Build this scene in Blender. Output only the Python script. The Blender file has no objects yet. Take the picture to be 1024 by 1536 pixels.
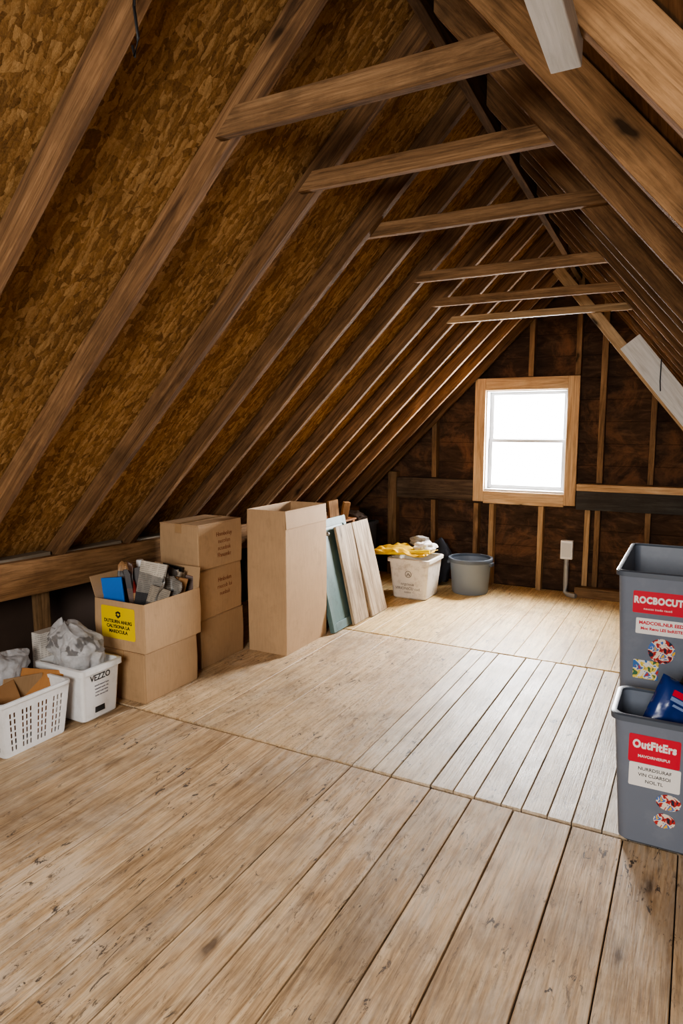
import bpy, bmesh, math, random
from mathutils import Vector, Matrix, noise
RN = random.Random(11)
S = bpy.context.scene
COL = S.collection
rad = math.radians

def srgb(r, g, b):
    f = lambda c: (c/255/12.92) if c/255 <= .04045 else ((c/255+.055)/1.055)**2.4
    return (f(r), f(g), f(b))

# ------------------------------------------------------------------ materials
class MT:
    def __init__(s, name):
        s.m = bpy.data.materials.new(name); s.m.use_nodes = True
        s.t = s.m.node_tree; s.t.nodes.clear()
        s.o = s.n('ShaderNodeOutputMaterial'); s.b = s.n('ShaderNodeBsdfPrincipled')
        s.t.links.new(s.b.outputs[0], s.o.inputs[0])
    def put(s, sock, v):
        if isinstance(v, bpy.types.NodeSocket): s.t.links.new(v, sock)
        else:
            if sock.type == 'RGBA' and len(v) == 3: v = (*v, 1)
            sock.default_value = v
    def n(s, typ, ins=None, **props):
        nd = s.t.nodes.new(typ)
        for k, v in props.items(): setattr(nd, k, v)
        for k, v in (ins or {}).items(): s.put(nd.inputs[k], v)
        return nd
    def coord(s): return s.n('ShaderNodeTexCoord').outputs['Object']
    def mapp(s, vec, scale=(1, 1, 1), rot=(0, 0, 0), loc=(0, 0, 0)):
        return s.n('ShaderNodeMapping', {'Vector': vec, 'Scale': scale, 'Rotation': rot, 'Location': loc}).outputs[0]
    def noise(s, vec, scale, detail=5, rough=.6, dist=0):
        return s.n('ShaderNodeTexNoise', {'Vector': vec, 'Scale': scale, 'Detail': detail, 'Roughness': rough, 'Distortion': dist})
    def vor(s, vec, scale, rnd=1.0, feature='F1'):
        return s.n('ShaderNodeTexVoronoi', {'Vector': vec, 'Scale': scale, 'Randomness': rnd}, feature=feature)
    def ramp(s, fac, stops, interp='LINEAR'):
        nd = s.n('ShaderNodeValToRGB', {0: fac}); cr = nd.color_ramp; cr.interpolation = interp
        while len(cr.elements) < len(stops): cr.elements.new(.5)
        for e, (p, c) in zip(cr.elements, stops):
            e.position = p
            if not isinstance(c, (tuple, list)): c = (c, c, c)
            e.color = (*c[:3], 1)
        return nd.outputs[0]
    def mix(s, fac, a, b, blend='MIX'):
        nd = s.n('ShaderNodeMix', data_type='RGBA', blend_type=blend)
        s.put(nd.inputs[0], fac); s.put(nd.inputs[6], a); s.put(nd.inputs[7], b)
        return nd.outputs[2]
    def math(s, op, a, b=0.0):
        return s.n('ShaderNodeMath', {0: a, 1: b}, operation=op).outputs[0]
    def vmath(s, op, a, b):
        return s.n('ShaderNodeVectorMath', {0: a, 1: b}, operation=op).outputs[0]
    def scale(s, v, f):
        nd = s.n('ShaderNodeVectorMath', {0: v}, operation='SCALE'); s.put(nd.inputs['Scale'], f); return nd.outputs[0]
    def bump(s, h, strength=.3, dist=.01):
        nd = s.n('ShaderNodeBump', {'Height': h, 'Strength': strength, 'Distance': dist})
        s.t.links.new(nd.outputs[0], s.b.inputs['Normal'])
    def fin(s, col=None, rough=None, metal=None, spec=None):
        if col is not None: s.put(s.b.inputs['Base Color'], col)
        if rough is not None: s.put(s.b.inputs['Roughness'], rough)
        if metal is not None: s.put(s.b.inputs['Metallic'], metal)
        if spec is not None: s.put(s.b.inputs['Specular IOR Level'], spec)
        return s.m

def wood(name, dark, mid, light, axis='X', rough=.65, rnd=.35, attr=False, bump=.35, stain=.45, stain_col=(.02, .012, .007), knots=.9, gs=1.0, scratch=0.0, fine=.5, speck=0.0, spec=.15, worn=0.0):
    m = MT(name); v = m.coord()
    if attr:
        at = m.n('ShaderNodeAttribute', attribute_name='off')
        off = m.scale(at.outputs['Vector'], 23.0)
        r = m.n('ShaderNodeSeparateXYZ', {0: at.outputs['Vector']}).outputs[0]
    else:
        r = m.n('ShaderNodeObjectInfo').outputs['Random']
        off = m.n('ShaderNodeCombineXYZ', {0: m.math('MULTIPLY', r, 31.0), 1: m.math('MULTIPLY', r, 77.0), 2: m.math('MULTIPLY', r, 13.0)}).outputs[0]
    w0 = v
    v = m.vmath('ADD', v, off)
    def sc(a, b): return (a, b, b) if axis == 'X' else ((b, a, b) if axis == 'Y' else (b, b, a))
    n1 = m.noise(m.mapp(v, sc(.8*gs, 11*gs)), 2.0, 8, .70, 1.2).outputs[0]
    n2 = m.noise(m.mapp(v, sc(3*gs, 80*gs)), 1.6, 5, .65, .5).outputs[0]
    n3 = m.noise(v, 2.6, 6, .65, .3).outputs[0]
    c = m.ramp(n1, [(.32, dark), (.5, mid), (.70, light)])
    c = m.mix(fine, c, m.ramp(n2, [(.34, .42), (.55, 1.0)]), 'MULTIPLY')
    kv = m.vor(m.mapp(m.vmath('ADD', v, m.scale(m.noise(v, 9, 2).outputs['Color'], .06)), sc(1.7, 5.6)), 1.0)
    ksel = m.math('GREATER_THAN', m.n('ShaderNodeSeparateColor', {0: kv.outputs['Color']}).outputs[1], .35)
    kk = m.math('MULTIPLY', m.ramp(kv.outputs['Distance'], [(.05, knots), (.085, knots*.45), (.16, 0.0)]), ksel)
    c = m.mix(kk, c, stain_col)
    c = m.mix(m.math('MULTIPLY', m.ramp(n3, [(.5, 0.0), (.72, 1.0)]), stain), c, stain_col)
    if worn:
        nw = m.noise(w0, 1.3, 5, .62, .4).outputs[0]; nw2 = m.noise(m.mapp(v, sc(4, 26)), 1.2, 5, .7).outputs[0]
        c = m.mix(m.math('MULTIPLY', m.math('MULTIPLY', m.ramp(nw, [(.42, 0.0), (.60, 1.0)]), m.ramp(nw2, [(.4, 0.0), (.58, 1.0)])), worn), c, srgb(214, 200, 182))
    if scratch:
        n4 = m.noise(m.mapp(v, sc(6, 30)), 1.5, 8, .80, 1.0).outputs[0]
        n5 = m.noise(w0, 1.5, 5, .62).outputs[0]
        k = m.math('MULTIPLY', m.ramp(n4, [(.56, 0.0), (.63, 1.0)]), m.ramp(n5, [(.40, 0.12), (.60, 1.0)]))
        c = m.mix(m.math('MULTIPLY', k, scratch), c, (.085, .062, .046))
        n8 = m.noise(m.mapp(v, sc(9, 26)), 1.3, 5, .72, .8).outputs[0]
        n9 = m.noise(w0, 3.0, 3, .6).outputs[0]
        k2 = m.math('MULTIPLY', m.ramp(n8, [(.60, 0.0), (.635, 1.0)]), m.ramp(n9, [(.45, 0.0), (.54, 1.0)]))
        c = m.mix(m.math('MULTIPLY', k2, .9*scratch), c, (.05, .043, .042))
        n7 = m.noise(w0, 2.1, 6, .7, .6).outputs[0]
        c = m.mix(m.math('MULTIPLY', m.ramp(n7, [(.46, 0.0), (.72, 1.0)]), scratch*.6), c, (.19, .13, .08))
    if speck:
        n6 = m.noise(m.mapp(v, sc(24, 60)), 1.4, 4, .7, .4).outputs[0]
        sg_ = m.noise(w0, 1.7, 4, .6).outputs[0]
        c = m.mix(m.math('MULTIPLY', m.math('MULTIPLY', m.ramp(n6, [(.56, 0.0), (.64, 1.0)]), m.ramp(sg_, [(.36, .25), (.6, 1.0)])), speck), c, (.13, .085, .05))
    br = m.math('ADD', m.math('MULTIPLY', r, rnd), 1.0 - rnd/2)
    c = m.mix(1.0, c, m.n('ShaderNodeCombineXYZ', {0: br, 1: br, 2: br}).outputs[0], 'MULTIPLY')
    m.bump(n2, bump, .004)
    return m.fin(c, m.math('ADD', m.math('MULTIPLY', n3, .3), rough-.15), spec=spec)

def osb(name, dark, mid, light, rot=(0, 0, 0), sc=1.0, bump=.8, rough=.8):
    m = MT(name); v = m.mapp(m.coord(), rot=rot)
    v0 = v
    dn = m.noise(v, 9*sc, 4, .65).outputs['Color']
    v = m.vmath('ADD', v, m.scale(m.vmath('SUBTRACT', dn, (.5, .5, .5)), .05/sc))
    tones, dists = [], []
    for a, sx, sy in ((8, 9, 46), (38, 10, 40), (75, 9, 50), (112, 10, 42), (150, 9, 48)):
        vo = m.vor(m.mapp(v, (sx*sc, sy*sc, 6*sc), (0, 0, rad(a))), 1.0)
        tones.append(m.n('ShaderNodeSeparateColor', {0: vo.outputs['Color']}).outputs[0])
        dists.append(vo.outputs['Distance'])
    sel = m.vor(m.mapp(v, (14*sc, 14*sc, 6*sc)), 1.0)
    sp = m.n('ShaderNodeSeparateColor', {0: sel.outputs['Color']})
    ks = [m.math('GREATER_THAN', sp.outputs[0], x) for x in (.25, .42, .6, .78)]
    def pick(l):
        a = l[0]
        for k, nx in zip(ks, l[1:]): a = m.n('ShaderNodeMix', {0: k, 2: a, 3: nx}).outputs[0]
        return a
    t = pick(tones); d = pick(dists)
    fine = m.noise(m.mapp(v0, (44*sc, 52*sc, 44*sc), (0, 0, rad(20))), 1.0, 9, .84, 1.4).outputs[0]
    big = m.noise(v0, 1.6, 4, .6).outputs[0]
    f = m.math('ADD', m.math('MULTIPLY', t, .34), m.math('MULTIPLY', fine, .84))
    c = m.ramp(f, [(.32, dark), (.58, mid), (.88, light)])
    c = m.mix(.3, c, m.ramp(d, [(.35, 1.0), (.9, .3)]), 'MULTIPLY')
    c = m.mix(.6, c, m.ramp(big, [(.3, .62), (.65, 1.05)]), 'MULTIPLY')
    pits = m.noise(v0, 30*sc, 5, .72, .8).outputs[0]
    c = m.mix(m.ramp(pits, [(.60, 0.0), (.70, .7)]), c, tuple(x*.45 for x in dark))
    h = m.math('SUBTRACT', m.math('ADD', t, m.math('MULTIPLY', fine, .6)), m.math('MULTIPLY', d, .5))
    m.bump(h, bump, .008)
    return m.fin(c, rough, spec=.15)

def plain(name, col, rough=.5, var=.12, scale=6, bump=0, metal=0, spec=.5, dirt=None, dirt_amt=.4):
    m = MT(name); v = m.coord()
    n = m.noise(v, scale, 5, .6).outputs[0]
    c = m.mix(n, tuple(x*(1-var) for x in col), tuple(min(1, x*(1+var)) for x in col))
    if dirt:
        n2 = m.noise(v, scale*2.3, 6, .7).outputs[0]
        c = m.mix(m.math('MULTIPLY', m.ramp(n2, [(.5, 0.0), (.7, 1.0)]), dirt_amt), c, dirt)
    if bump: m.bump(m.noise(v, scale*6, 4, .6).outputs[0], bump, .004)
    return m.fin(c, rough, metal, spec)

def cardboard(name, col):
    m = MT(name); v = m.coord()
    r = m.n('ShaderNodeObjectInfo').outputs['Random']
    n = m.noise(v, 5, 5, .6).outputs[0]; f = m.noise(m.mapp(v, (160, 160, 12)), 1, 2, .5).outputs[0]
    c = m.mix(n, tuple(x*.82 for x in col), tuple(x*1.12 for x in col))
    c = m.mix(.18, c, m.ramp(f, [(.3, .5), (.6, 1.0)]), 'MULTIPLY')
    sm = m.noise(v, 11, 6, .72, .5).outputs[0]
    c = m.mix(m.math('MULTIPLY', m.ramp(sm, [(.54, 0.0), (.7, 1.0)]), .25), c, tuple(x*.5 for x in col))
    br = m.math('ADD', m.math('MULTIPLY', r, .2), .9)
    c = m.mix(1.0, c, m.n('ShaderNodeCombineXYZ', {0: br, 1: br, 2: br}).outputs[0], 'MULTIPLY')
    m.bump(f, .08, .002)
    return m.fin(c, .75, spec=.25)

def printed(name, base, ink, cols, scale=(7, 7, 9), blk=.55):
    m = MT(name); v = m.coord()
    r = m.n('ShaderNodeObjectInfo').outputs['Random']
    vv = m.vmath('ADD', v, m.n('ShaderNodeCombineXYZ', {0: m.math('MULTIPLY', r, 17.0), 1: r, 2: m.math('MULTIPLY', r, 41.0)}).outputs[0])
    vo = m.vor(m.mapp(vv, scale), 1.0, .3); t = m.n('ShaderNodeSeparateColor', {0: vo.outputs['Color']}).outputs[0]
    st = [(0, base)] + [(blk+(1-blk)*i/len(cols), c) for i, c in enumerate(cols)]
    c = m.ramp(t, st, 'CONSTANT')
    z = m.n('ShaderNodeSeparateXYZ', {0: v}).outputs[2]
    ln = m.math('LESS_THAN', m.math('FRACT', m.math('MULTIPLY', z, 90.0)), .4)
    nz = m.math('GREATER_THAN', m.noise(m.mapp(v, (60, 60, 20)), 1.0, 1, .5).outputs[0], .45)
    c = m.mix(m.math('MULTIPLY', m.math('MULTIPLY', ln, nz), .4), c, ink)
    n = m.noise(vv, 14, 4, .6).outputs[0]
    c = m.mix(.6, c, m.ramp(n, [(.3, .5), (.65, 1.05)]), 'MULTIPLY')
    return m.fin(c, .45)
def pict(name, cols, scale=34):
    m = MT(name); v = m.coord()
    n = m.noise(v, scale, 2, .5, .6).outputs[0]
    return m.fin(m.ramp(n, [(.30+.42*i/len(cols), c) for i, c in enumerate(cols)], 'CONSTANT'), .4)

RAFT = wood('rafter_wood', srgb(74, 54, 38), srgb(114, 85, 59), srgb(149, 115, 82), rnd=.4, rough=.85, fine=.6, bump=.7)
TIE = wood('tie_wood', srgb(84, 63, 44), srgb(126, 96, 68), srgb(160, 126, 92), rnd=.3, rough=.85, fine=.6, bump=.7)
RAFT_R = wood('rafter_warm_wood', srgb(104, 77, 52), srgb(146, 111, 77), srgb(174, 135, 97), rnd=.3, stain=.38, rough=.8, fine=.65, bump=.6)
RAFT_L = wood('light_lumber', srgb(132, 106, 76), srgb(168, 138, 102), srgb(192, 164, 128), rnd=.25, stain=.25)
STUD = wood('stud_wood', srgb(92, 71, 50), srgb(132, 104, 75), srgb(158, 128, 95), rnd=.4)
DARKW = wood('dark_old_wood', srgb(64, 53, 44), srgb(92, 78, 66), srgb(116, 100, 84), rnd=.3, spec=.1, rough=.85)
BAND = wood('grey_black_band', srgb(44, 42, 40), srgb(60, 58, 56), srgb(78, 76, 74), rnd=.1, spec=.25, rough=.7)
RIDGE = wood('ridge_wood', srgb(62, 48, 36), srgb(94, 72, 53), srgb(116, 90, 66), rnd=.1, spec=.03, rough=.95)
CASING = wood('casing_wood', srgb(166, 134, 98), srgb(202, 168, 130), srgb(222, 194, 158), rnd=.2, stain=.12)
FLW = wood('floor_planks', srgb(146, 116, 83), srgb(196, 164, 126), srgb(222, 196, 161), axis='Y', rough=.58, rnd=.30, attr=True, bump=.55, stain=.24, stain_col=(.12, .072, .038), knots=1.0, scratch=1.0, fine=.65, gs=1.15, spec=.3, worn=.5)
FLM = wood('floor_planks_worn', srgb(152, 128, 99), srgb(194, 170, 138), srgb(222, 204, 178), axis='Y', rough=.47, rnd=.2, attr=True, bump=.5, stain=.15, stain_col=(.13, .085, .05), knots=.7, scratch=1.0, fine=.6, gs=1.15, spec=.45, worn=.75)
FLF = wood('floor_planks_yellow', srgb(178, 143, 95), srgb(218, 186, 133), srgb(238, 214, 166), axis='Y', rough=.5, rnd=.12, attr=True, bump=.4, stain=.1, stain_col=(.15, .09, .045), knots=.5, scratch=.85, fine=.5, gs=1.2, spec=.4, speck=.55)
FLO = wood('floor_sheet', srgb(170, 139, 102), srgb(204, 174, 136), srgb(226, 202, 166), axis='Y', rough=.56, rnd=.10, attr=True, bump=.4, stain=.18, stain_col=(.14, .09, .05), knots=.5, scratch=1.0, fine=.5, gs=1.2, speck=.75, spec=.35, worn=.5)
OSBM = osb('osb_roof', srgb(96, 68, 39), srgb(156, 116, 69), srgb(206, 167, 115), rot=(0, rad(45), 0), sc=1.4, bump=.8)
GAPM = plain('floor_gap_dark', (.016, .010, .006), .9)
ROOFB = wood('roof_boards', srgb(84, 61, 41), srgb(122, 91, 62), srgb(148, 114, 80), axis='Y', rnd=.2, rough=.85)
CARD = cardboard('cardboard', srgb(172, 141, 107))
CARD2 = cardboard('cardboard_pale', srgb(182, 151, 117))
CARDIN = cardboard('cardboard_orange', srgb(176, 124, 74))
TAPE = plain('parcel_tape', srgb(168, 136, 100), .3)
WHITEP = plain('white_plastic', srgb(226, 226, 226), .4, .05, dirt=srgb(170, 160, 150), dirt_amt=.25)
WBIN = plain('grubby_white_plastic', srgb(222, 215, 204), .45, .06, dirt=srgb(140, 120, 100), dirt_amt=.55)
GREYP = plain('grey_plastic', srgb(108, 115, 128), .42, .07, dirt=srgb(140, 145, 152), dirt_amt=.2)
GREYD = plain('grey_rim_plastic', srgb(80, 87, 98), .38, .08)
GREYT = plain('grey_tub_plastic', srgb(118, 126, 136), .45, .08)
GREYTD = plain('grey_tub_rim', srgb(88, 96, 106), .45, .08)
BLACKP = plain('black_plastic', srgb(34, 34, 36), .4)
BLACKI = plain('black_ink', (.015, .015, .015), .6)
GREYI = plain('blue_grey_ink', (.09, .10, .14), .6)
FADEI = plain('faded_ink', (.16, .14, .12), .6)
BROWNI = plain('brown_marker', srgb(122, 62, 40), .7)
REDS = plain('red_sticker', srgb(200, 26, 54), .4, .05)
WHITES = plain('white_sticker', srgb(230, 226, 222), .45, .04)
YELS = plain('yellow_sign', srgb(232, 200, 30), .45, .05)
YELT = plain('yellow_tarp', srgb(226, 180, 44), .45, .12, dirt=srgb(150, 110, 40))
BLUEF = plain('blue_folder', srgb(30, 110, 200), .45)
BLUEP = plain('blue_packet', srgb(22, 48, 112), .25, .3)
PALEB = plain('pale_blue_print', srgb(120, 140, 180), .4)
TEAL = plain('teal_paint', srgb(86, 110, 108), .5, .12, dirt=srgb(66, 80, 78), dirt_amt=.6)
TEALF = plain('teal_paint_frame', srgb(94, 116, 114), .6, .12, dirt=srgb(70, 84, 82), dirt_amt=.6)
PLANKW = wood('whitewashed_wood', srgb(122, 104, 84), srgb(170, 150, 126), srgb(202, 184, 160), axis='Z', rnd=.35, stain=.3, knots=.8, fine=.8)
CRATE = wood('crate_wood', srgb(104, 66, 36), srgb(148, 98, 58), srgb(172, 122, 76), axis='Y', rnd=.2)
OFFC = wood('offcut_wood', srgb(110, 78, 48), srgb(152, 112, 72), srgb(178, 138, 96), axis='Z', rnd=.4)
WHITEW = wood('white_painted_wood', srgb(190, 187, 180), srgb(212, 210, 206), srgb(222, 220, 217), axis='X', rnd=.06, stain=.15, stain_col=(.25, .21, .17), knots=.15, fine=.25)
SASH = plain('sash_white', srgb(196, 196, 196), .45, .04)
METAL = plain('conduit_metal', srgb(150, 150, 150), .4, .1, metal=.3)
INSUL = plain('pale_foam', srgb(120, 108, 92), .9, .25, bump=.4)
RAG = plain('grey_rag', srgb(150, 146, 140), .9, .2, bump=.4)
RAGW = plain('white_rag', srgb(220, 214, 206), .9, .12, bump=.4)
DARKC = plain('dark_cloth', srgb(40, 42, 50), .9, .2, bump=.4)
BROWNC = plain('brown_cloth', srgb(60, 47, 38), .9, .25, bump=.4)
KRAFT = plain('kraft_paper', srgb(150, 112, 74), .8, .2, bump=.5)
PR_A = printed('print_grey', srgb(140, 134, 126), srgb(26, 26, 30), [srgb(60, 58, 60), srgb(100, 92, 84), srgb(196, 186, 172)])
PR_B = printed('print_pale', srgb(206, 196, 180), srgb(44, 40, 38), [srgb(150, 138, 122), srgb(90, 82, 76)])
PR_C = printed('print_red', srgb(96, 68, 54), srgb(30, 22, 20), [srgb(136, 40, 34), srgb(50, 40, 38), srgb(176, 136, 96)])
PR_F = printed('print_label', srgb(212, 206, 198), srgb(30, 30, 34), [srgb(160, 156, 152)])
PR_D = pict('sticker_print_red', [srgb(40, 44, 60), srgb(176, 50, 50), srgb(226, 210, 192), srgb(70, 110, 180), srgb(226, 176, 60)])
PR_E = pict('sticker_print_green', [srgb(60, 110, 80), srgb(226, 196, 80), srgb(222, 218, 210), srgb(60, 110, 170), srgb(190, 66, 54)])

def bagmat(name, ink=0.0):
    m = MT(name); v = m.coord()
    n = m.noise(v, 9, 5, .6).outputs[0]
    c = m.mix(n, srgb(216, 219, 224), srgb(242, 243, 246))
    if ink:
        vo = m.noise(v, 15, 2, .5, .5).outputs[0]; z = m.n('ShaderNodeSeparateXYZ', {0: v}).outputs[2]
        band = m.math('MULTIPLY', m.math('GREATER_THAN', z, .33), m.math('LESS_THAN', z, .44))
        c = m.mix(m.math('MULTIPLY', m.math('MULTIPLY', m.ramp(vo, [(.52, 0.0), (.56, 1.0)]), band), ink), c, (.03, .035, .05))
    m.fin(c, .22)
    tr = m.n('ShaderNodeBsdfTranslucent', {0: (.92, .92, .94, 1)}); tp = m.n('ShaderNodeBsdfTransparent')
    mx = m.n('ShaderNodeMixShader', {0: .4, 1: m.b.outputs[0], 2: tr.outputs[0]})
    mx2 = m.n('ShaderNodeMixShader', {0: m.ramp(n, [(.36, .6), (.64, .2)]), 1: mx.outputs[0], 2: tp.outputs[0]})
    cr = m.vor(m.vmath('ADD', v, m.scale(m.noise(v, 7, 3).outputs['Color'], .08)), 26, 1.0, 'DISTANCE_TO_EDGE').outputs['Distance']
    m.t.links.new(mx2.outputs[0], m.o.inputs[0]); m.bump(m.math('ADD', m.math('MULTIPLY', cr, 1.5), m.noise(v, 18, 3, .6, 1.4).outputs[0]), .6, .01)
    return m.m
BAG = bagmat('thin_bag_plastic'); BAGP = bagmat('printed_bag_plastic', .85)
def glassmat():
    m = MT('window_glass')
    t = m.n('ShaderNodeBsdfTransparent', {0: (.97, .98, 1, 1)}); g = m.n('ShaderNodeBsdfGlossy', {0: (1, 1, 1, 1), 1: .02})
    n = m.noise(m.coord(), 3).outputs[0]
    mx = m.n('ShaderNodeMixShader', {0: m.math('MULTIPLY', n, .06), 1: t.outputs[0], 2: g.outputs[0]})
    m.t.links.new(mx.outputs[0], m.o.inputs[0]); m.t.nodes.remove(m.b)
    return m.m
GLASS = glassmat()
def gablemat():
    m = MT('gable_boards'); v = m.coord()
    n1 = m.noise(m.mapp(v, (3, 3, 9)), 1.6, 7, .68, .8).outputs[0]
    n2 = m.noise(v, 3.4, 8, .72, .6).outputs[0]
    c = m.ramp(n1, [(.3, srgb(44, 34, 28)), (.55, srgb(74, 56, 44)), (.8, srgb(110, 85, 65))])
    c = m.mix(m.ramp(n2, [(.50, 0.0), (.68, .85)]), c, srgb(124, 88, 63))
    z = m.n('ShaderNodeSeparateXYZ', {0: v}).outputs[2]
    fr = m.math('FRACT', m.math('MULTIPLY', z, 5.2))
    c = m.mix(.75, c, m.ramp(fr, [(.0, .2), (.05, 1.0)]), 'MULTIPLY')
    m.bump(m.math('ADD', n1, m.ramp(fr, [(0, 0.0), (.05, 1.0)])), .4, .008)
    return m.fin(c, .85, spec=.15)
GABLE = gablemat()
DARKWALL = plain('dark_wall', srgb(66, 50, 40), .9, .4, 4)

# ------------------------------------------------------------------ geometry helpers
def tag(o, label=None, cat=None, group=None, kind=None):
    if label: o['label'] = label
    if cat: o['category'] = cat
    if group: o['group'] = group
    if kind: o['kind'] = kind
    return o
def thing(name, label, cat, loc=(0, 0, 0), rotz=0, group=None):
    o = bpy.data.objects.new(name, None); COL.objects.link(o); o.empty_display_size = .1
    o.location = loc; o.rotation_euler = (0, 0, rad(rotz))
    return tag(o, label, cat, group)
def obj(name, bm, mats, parent=None, smooth=None, matrix=None, bevel=0):
    bmesh.ops.recalc_face_normals(bm, faces=bm.faces)
    me = bpy.data.meshes.new(name); bm.to_mesh(me); bm.free()
    for mm in (mats if isinstance(mats, (list, tuple)) else [mats]): me.materials.append(mm)
    if smooth:
        for p in me.polygons: p.use_smooth = True
        me.set_sharp_from_angle(angle=rad(smooth))
    o = bpy.data.objects.new(name, me); COL.objects.link(o)
    if parent: o.parent = parent
    if matrix is not None: o.matrix_local = matrix
    if bevel:
        b = o.modifiers.new('bevel', 'BEVEL'); b.width = bevel; b.segments = 2; b.limit_method = 'ANGLE'; b.angle_limit = rad(40)
    return o
def NB(): return bmesh.new()
def box(bm, x0, x1, y0, y1, z0, z1, mx=None, mi=0):
    vs = [bm.verts.new(Vector((x, y, z)) if mx is None else mx @ Vector((x, y, z))) for z in (z0, z1) for x, y in ((x0, y0), (x1, y0), (x1, y1), (x0, y1))]
    fs = [(3, 2, 1, 0), (4, 5, 6, 7), (0, 1, 5, 4), (1, 2, 6, 5), (2, 3, 7, 6), (3, 0, 4, 7)]
    out = []
    for f in fs:
        q = bm.faces.new([vs[i] for i in f]); q.material_index = mi; out.append(q)
    return out
def rr(hx, hy, r, z, n=5, cx=0, cy=0):
    r = min(r, hx*.98, hy*.98); pts = []
    for (sx, sy, a0) in ((1, 1, 0), (-1, 1, 90), (-1, -1, 180), (1, -1, 270)):
        for i in range(n+1):
            a = rad(a0 + 90*i/n)
            pts.append(Vector((cx+sx*(hx-r)+r*math.cos(a), cy+sy*(hy-r)+r*math.sin(a), z)))
    return pts
def circ(r, z, n=32, cx=0, cy=0): return [Vector((cx+r*math.cos(2*math.pi*i/n), cy+r*math.sin(2*math.pi*i/n), z)) for i in range(n)]
def loft(bm, rings, cap0=True, cap1=True, closed=False):
    R = [[bm.verts.new(p) for p in r] for r in rings]
    n = len(R[0]); seq = list(zip(R, R[1:]))
    if closed: seq.append((R[-1], R[0]))
    for a, b in seq:
        for i in range(n):
            j = (i+1) % n; bm.faces.new((a[i], a[j], b[j], b[i]))
    if cap0 and not closed: bm.faces.new(list(reversed(R[0])))
    if cap1 and not closed: bm.faces.new(R[-1])
def tube(bm, pts, r, n=8):
    pts = [Vector(p) for p in pts]; rings = []
    for i, p in enumerate(pts):
        d = (pts[min(i+1, len(pts)-1)]-pts[max(i-1, 0)]).normalized()
        u = d.cross(Vector((0, 0, 1)));
        if u.length < .05: u = d.cross(Vector((1, 0, 0)))
        u.normalize(); w = d.cross(u)
        rings.append([p+u*r*math.cos(2*math.pi*k/n)+w*r*math.sin(2*math.pi*k/n) for k in range(n)])
    loft(bm, rings)
def beam(name, p0, p1, w, d, mat, parent=None, bevel=.003, up=(0, 0, 1), cut0=0.0, cut1=0.0):
    # cut0 / cut1: how far the top edge of each end is shifted along the beam (mitred ends)
    p0, p1 = Vector(p0), Vector(p1); X = (p1-p0); L = X.length; X.normalize()
    Y = Vector(up).cross(X).normalized(); Z = X.cross(Y)
    mx = Matrix((X, Y, Z)).transposed().to_4x4(); mx.translation = p0
    bm = NB(); n = max(2, int(L/.35))
    rings = []
    for i in range(n+1):
        x = L*i/n; j = .004
        oy, oz = RN.uniform(-j, j)*.5, RN.uniform(-j, j)*.5
        c = cut0 if i == 0 else (cut1 if i == n else 0)
        rings.append([Vector((x+c*sz/2, oy+sy*w/2, oz+sz*d/2)) for sy, sz in ((-1, -1), (1, -1), (1, 1), (-1, 1))])
    loft(bm, rings)
    return obj(name, bm, mat, parent, matrix=mx, bevel=bevel)
def text(name, s, size, mat, parent, loc, rot, align='CENTER', bold=0, sx=1.0, spacing=1.0):
    cu = bpy.data.curves.new(name, 'FONT'); cu.body = s; cu.size = size; cu.align_x = align; cu.align_y = 'CENTER'
    cu.offset = bold; cu.space_character = spacing; cu.extrude = .0004; cu.resolution_u = 3
    t = bpy.data.objects.new('tmp', cu); COL.objects.link(t); bpy.context.view_layer.update()
    me = bpy.data.meshes.new_from_object(t.evaluated_get(bpy.context.evaluated_depsgraph_get()))
    bpy.data.objects.remove(t); me.materials.clear(); me.materials.append(mat)
    o = bpy.data.objects.new(name, me); COL.objects.link(o); o.parent = parent
    o.location = loc; o.rotation_euler = rot; o.scale = (sx, 1, 1)
    return o
def sticker(name, w, h, mat, parent, loc, rot, thick=.0016, disc=False):
    bm = NB()
    if disc:
        loft(bm, [[Vector((p.x*w/2, p.y*h/2, z)) for p in circ(1, 0, 24)] for z in (-thick/2, thick/2)])
    else: loft(bm, [rr(w/2, h/2, min(w, h)*.06, -thick/2, 3), rr(w/2, h/2, min(w, h)*.06, thick/2, 3)])
    o = obj(name, bm, mat, parent); o.location = loc; o.rotation_euler = rot
    return o
def slab(name, label, cat, size, loc, rot, mat, group=None, bevel=.002):
    w, t, h = size; bm = NB(); box(bm, -w/2, w/2, -t/2, t/2, 0, h)
    o = obj(name, bm, mat, bevel=bevel); o.location = loc; o.rotation_euler = [rad(a) for a in rot]
    return tag(o, label, cat, group)
def blob(bm, size, c, seed=0, amp=.25, freq=2.2, sub=4, zmin=None, creases=.5):
    r = bmesh.ops.create_icosphere(bm, subdivisions=sub, radius=1)
    for v in r['verts']:
        p = v.co.copy(); q = p*freq+Vector((seed*7.1, seed*3.3, seed*1.7))
        k = 1+amp*noise.noise(q)-amp*creases*(1-min(1, abs(noise.noise(q*1.7))*4))*.5+amp*.18*noise.noise(q*4)
        co = Vector((p.x*size[0]*k+c[0], p.y*size[1]*k+c[1], p.z*size[2]*k+c[2]))
        if zmin is not None: co.z = max(co.z, zmin)
        v.co = co
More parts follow.
